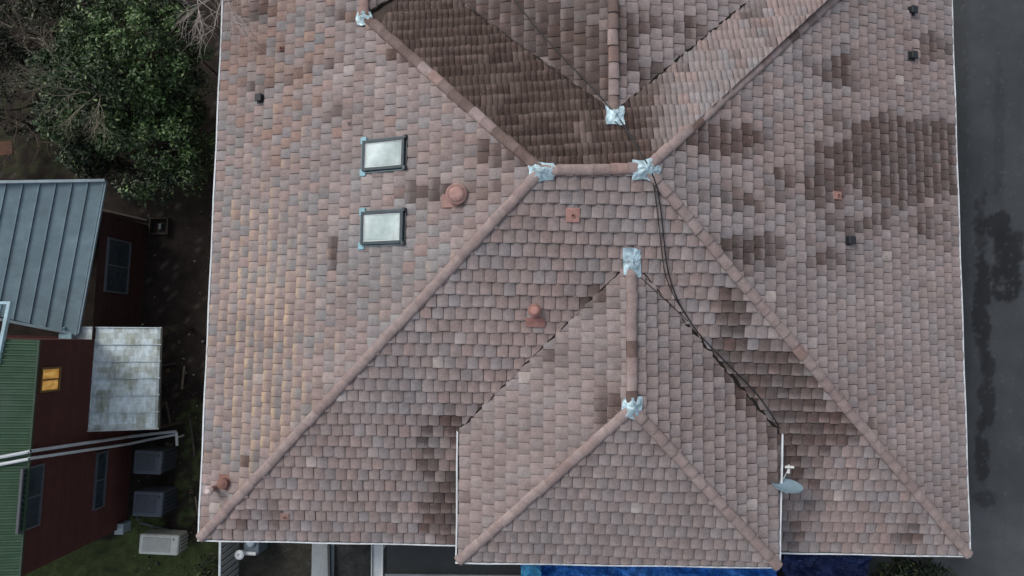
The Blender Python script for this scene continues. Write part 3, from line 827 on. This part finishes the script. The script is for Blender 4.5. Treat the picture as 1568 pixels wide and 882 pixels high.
def evergreen(name,px,py,zc,rx,ry,rz,nc,cols):
    e=empty(name); c=P(px,py,zc); cl=[]; br=MB(); base=Vector((c.x,c.y,0))
    bc=C(70,60,52)
    tp=base+Vector((.1,.1,zc-.8)); br.tube(base,tp,.2,.13,bc,8)
    for i in range(nc):
        d=Vector((random.gauss(0,1),random.gauss(0,1),random.gauss(.35,1))).normalized()
        f=U(.5,1.0)**.7*(1+.22*noise.noise(d*2.1))
        q=c+Vector((d.x*rx*f,d.y*ry*f,d.z*rz*f))
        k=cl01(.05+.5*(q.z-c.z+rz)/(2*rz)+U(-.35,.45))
        cl.append((tuple(q),k,U(.6,1.25)))
        if i%4==0:
            mid=tp.lerp(q,.5)+Vector((0,0,-.2)); br.tube(tp,mid,.05,.03,bc,5); br.tube(mid,q,.03,.01,bc,5)
    make("trunk_and_limbs",br,M_bark,e)
    leaves("crown",cl,150,.42,.076,cols,e)
    return e
GC=(C(26,40,22),C(82,110,60),C(132,154,102))
evergreen("evergreen_tree",205,90,3.8,2.3,2.4,1.7,150,GC)
evergreen("evergreen_tree",248,220,3.0,1.75,1.75,1.3,80,GC)
evergreen("evergreen_tree",125,150,3.0,1.5,2.3,1.3,80,(C(24,36,22),C(66,90,52),C(118,136,92)))
evergreen("shrub",50,40,1.6,1.9,2.0,.9,44,(C(28,34,24),C(54,64,42),C(96,96,70)))
evergreen("shrub",30,150,1.2,1.3,1.6,.7,26,(C(28,32,24),C(50,56,40),C(90,86,66)))
evergreen("shrub",150,235,1.6,1.0,.9,.8,22,(C(26,34,22),C(54,72,42),C(100,110,70)))
evergreen("shrub",1390,900,1.3,1.5,.9,.8,40,(C(26,34,22),C(60,74,42),C(100,106,66)))
evergreen("shrub",318,905,.8,.6,.8,.5,10,(C(26,34,22),C(62,80,44),C(90,96,60)))
def bare(name,px,py,z0,h,n,dirs,col,depth=4,L_=1.5,r=.05):
    e=empty(name); mb=MB(); b0=P(px,py,z0); base=Vector((b0.x,b0.y,0)); top=Vector((b0.x,b0.y,h)); mb.tube(base,top,r*2,r*1.4,col,7)
    for i in range(n):
        d=Vector(dirs)+Vector((U(-.9,.9),U(-.9,.9),U(.1,.7))); twigs(mb,top-Vector((0,0,U(0,.8))),d.normalized(),L_*U(.8,1.2),r,depth,col)
    make("branches",mb,M_bark,e)
bare("bare_tree",292,-30,5,5.4,6,(.3,-.6,.1),C(176,166,160),3,1.5,.022)
bare("bare_tree",335,-25,6,6.1,4,(.0,-.7,.1),C(180,170,164),3,1.2,.018)
bare("bare_tree",40,55,2,2.6,8,(0,0,.2),C(118,106,96),3,1.3,.026)
bare("bare_tree",20,180,2,2.2,7,(0,0,.2),C(98,86,78),3,1.1,.022)
bare("bare_tree",165,150,4,4.9,6,(0,-.1,.1),C(128,124,108),3,1.3,.018)
bare("bare_tree",295,80,2,2.4,6,(0,0,.2),C(84,72,66),3,1.1,.02)
a=MB(); bar(a,P(-30,232,1.2),P(20,226,1.2),.5,.05,C(90,62,48)); bar(a,P(-40,315,2.6),P(24,318,2.6),.2,.1,C(60,40,40)); make("timber_boards",a,M_wall)
a=MB(); bar(a,P(160,322,.1),P(228,338,.1),.06,.15,C(70,66,60)); make("garden_edging",a,M_wall)

# ------------------------------------------------------------ light
sc=bpy.context.scene
w=bpy.data.worlds.new("World"); sc.world=w; w.use_nodes=True; nt=w.node_tree
bg=nt.nodes["Background"]; sky=nt.nodes.new("ShaderNodeTexSky"); sky.sky_type='NISHITA'; sky.sun_disc=False
el_,rot_=math.radians(46),math.radians(-50)
sky.sun_elevation=el_; sky.sun_rotation=rot_; sky.air_density=1.2; sky.dust_density=4
hs=nt.nodes.new("ShaderNodeHueSaturation"); hs.inputs["Saturation"].default_value=0.5
nt.links.new(sky.outputs[0],hs.inputs["Color"]); nt.links.new(hs.outputs[0],bg.inputs["Color"]); bg.inputs["Strength"].default_value=0.135
sl=bpy.data.lights.new("sun",'SUN'); sl.energy=0.8; sl.angle=math.radians(14); sl.color=(1,.975,.95)
so=bpy.data.objects.new("sun",sl); sc.collection.objects.link(so)
dv=Vector((math.sin(rot_)*math.cos(el_),math.cos(rot_)*math.cos(el_),math.sin(el_)))
so.rotation_euler=(-dv).to_track_quat('-Z','Y').to_euler()
cam=bpy.data.cameras.new("camera"); co=bpy.data.objects.new("camera",cam); sc.collection.objects.link(co)
co.location=(0,0,CZ); co.rotation_euler=(T,0,0); cam.sensor_width=36; cam.lens=F/1568*36; cam.clip_end=1000
sc.camera=co
sc.view_settings.view_transform='Standard'; sc.view_settings.look='None'; sc.view_settings.exposure=0
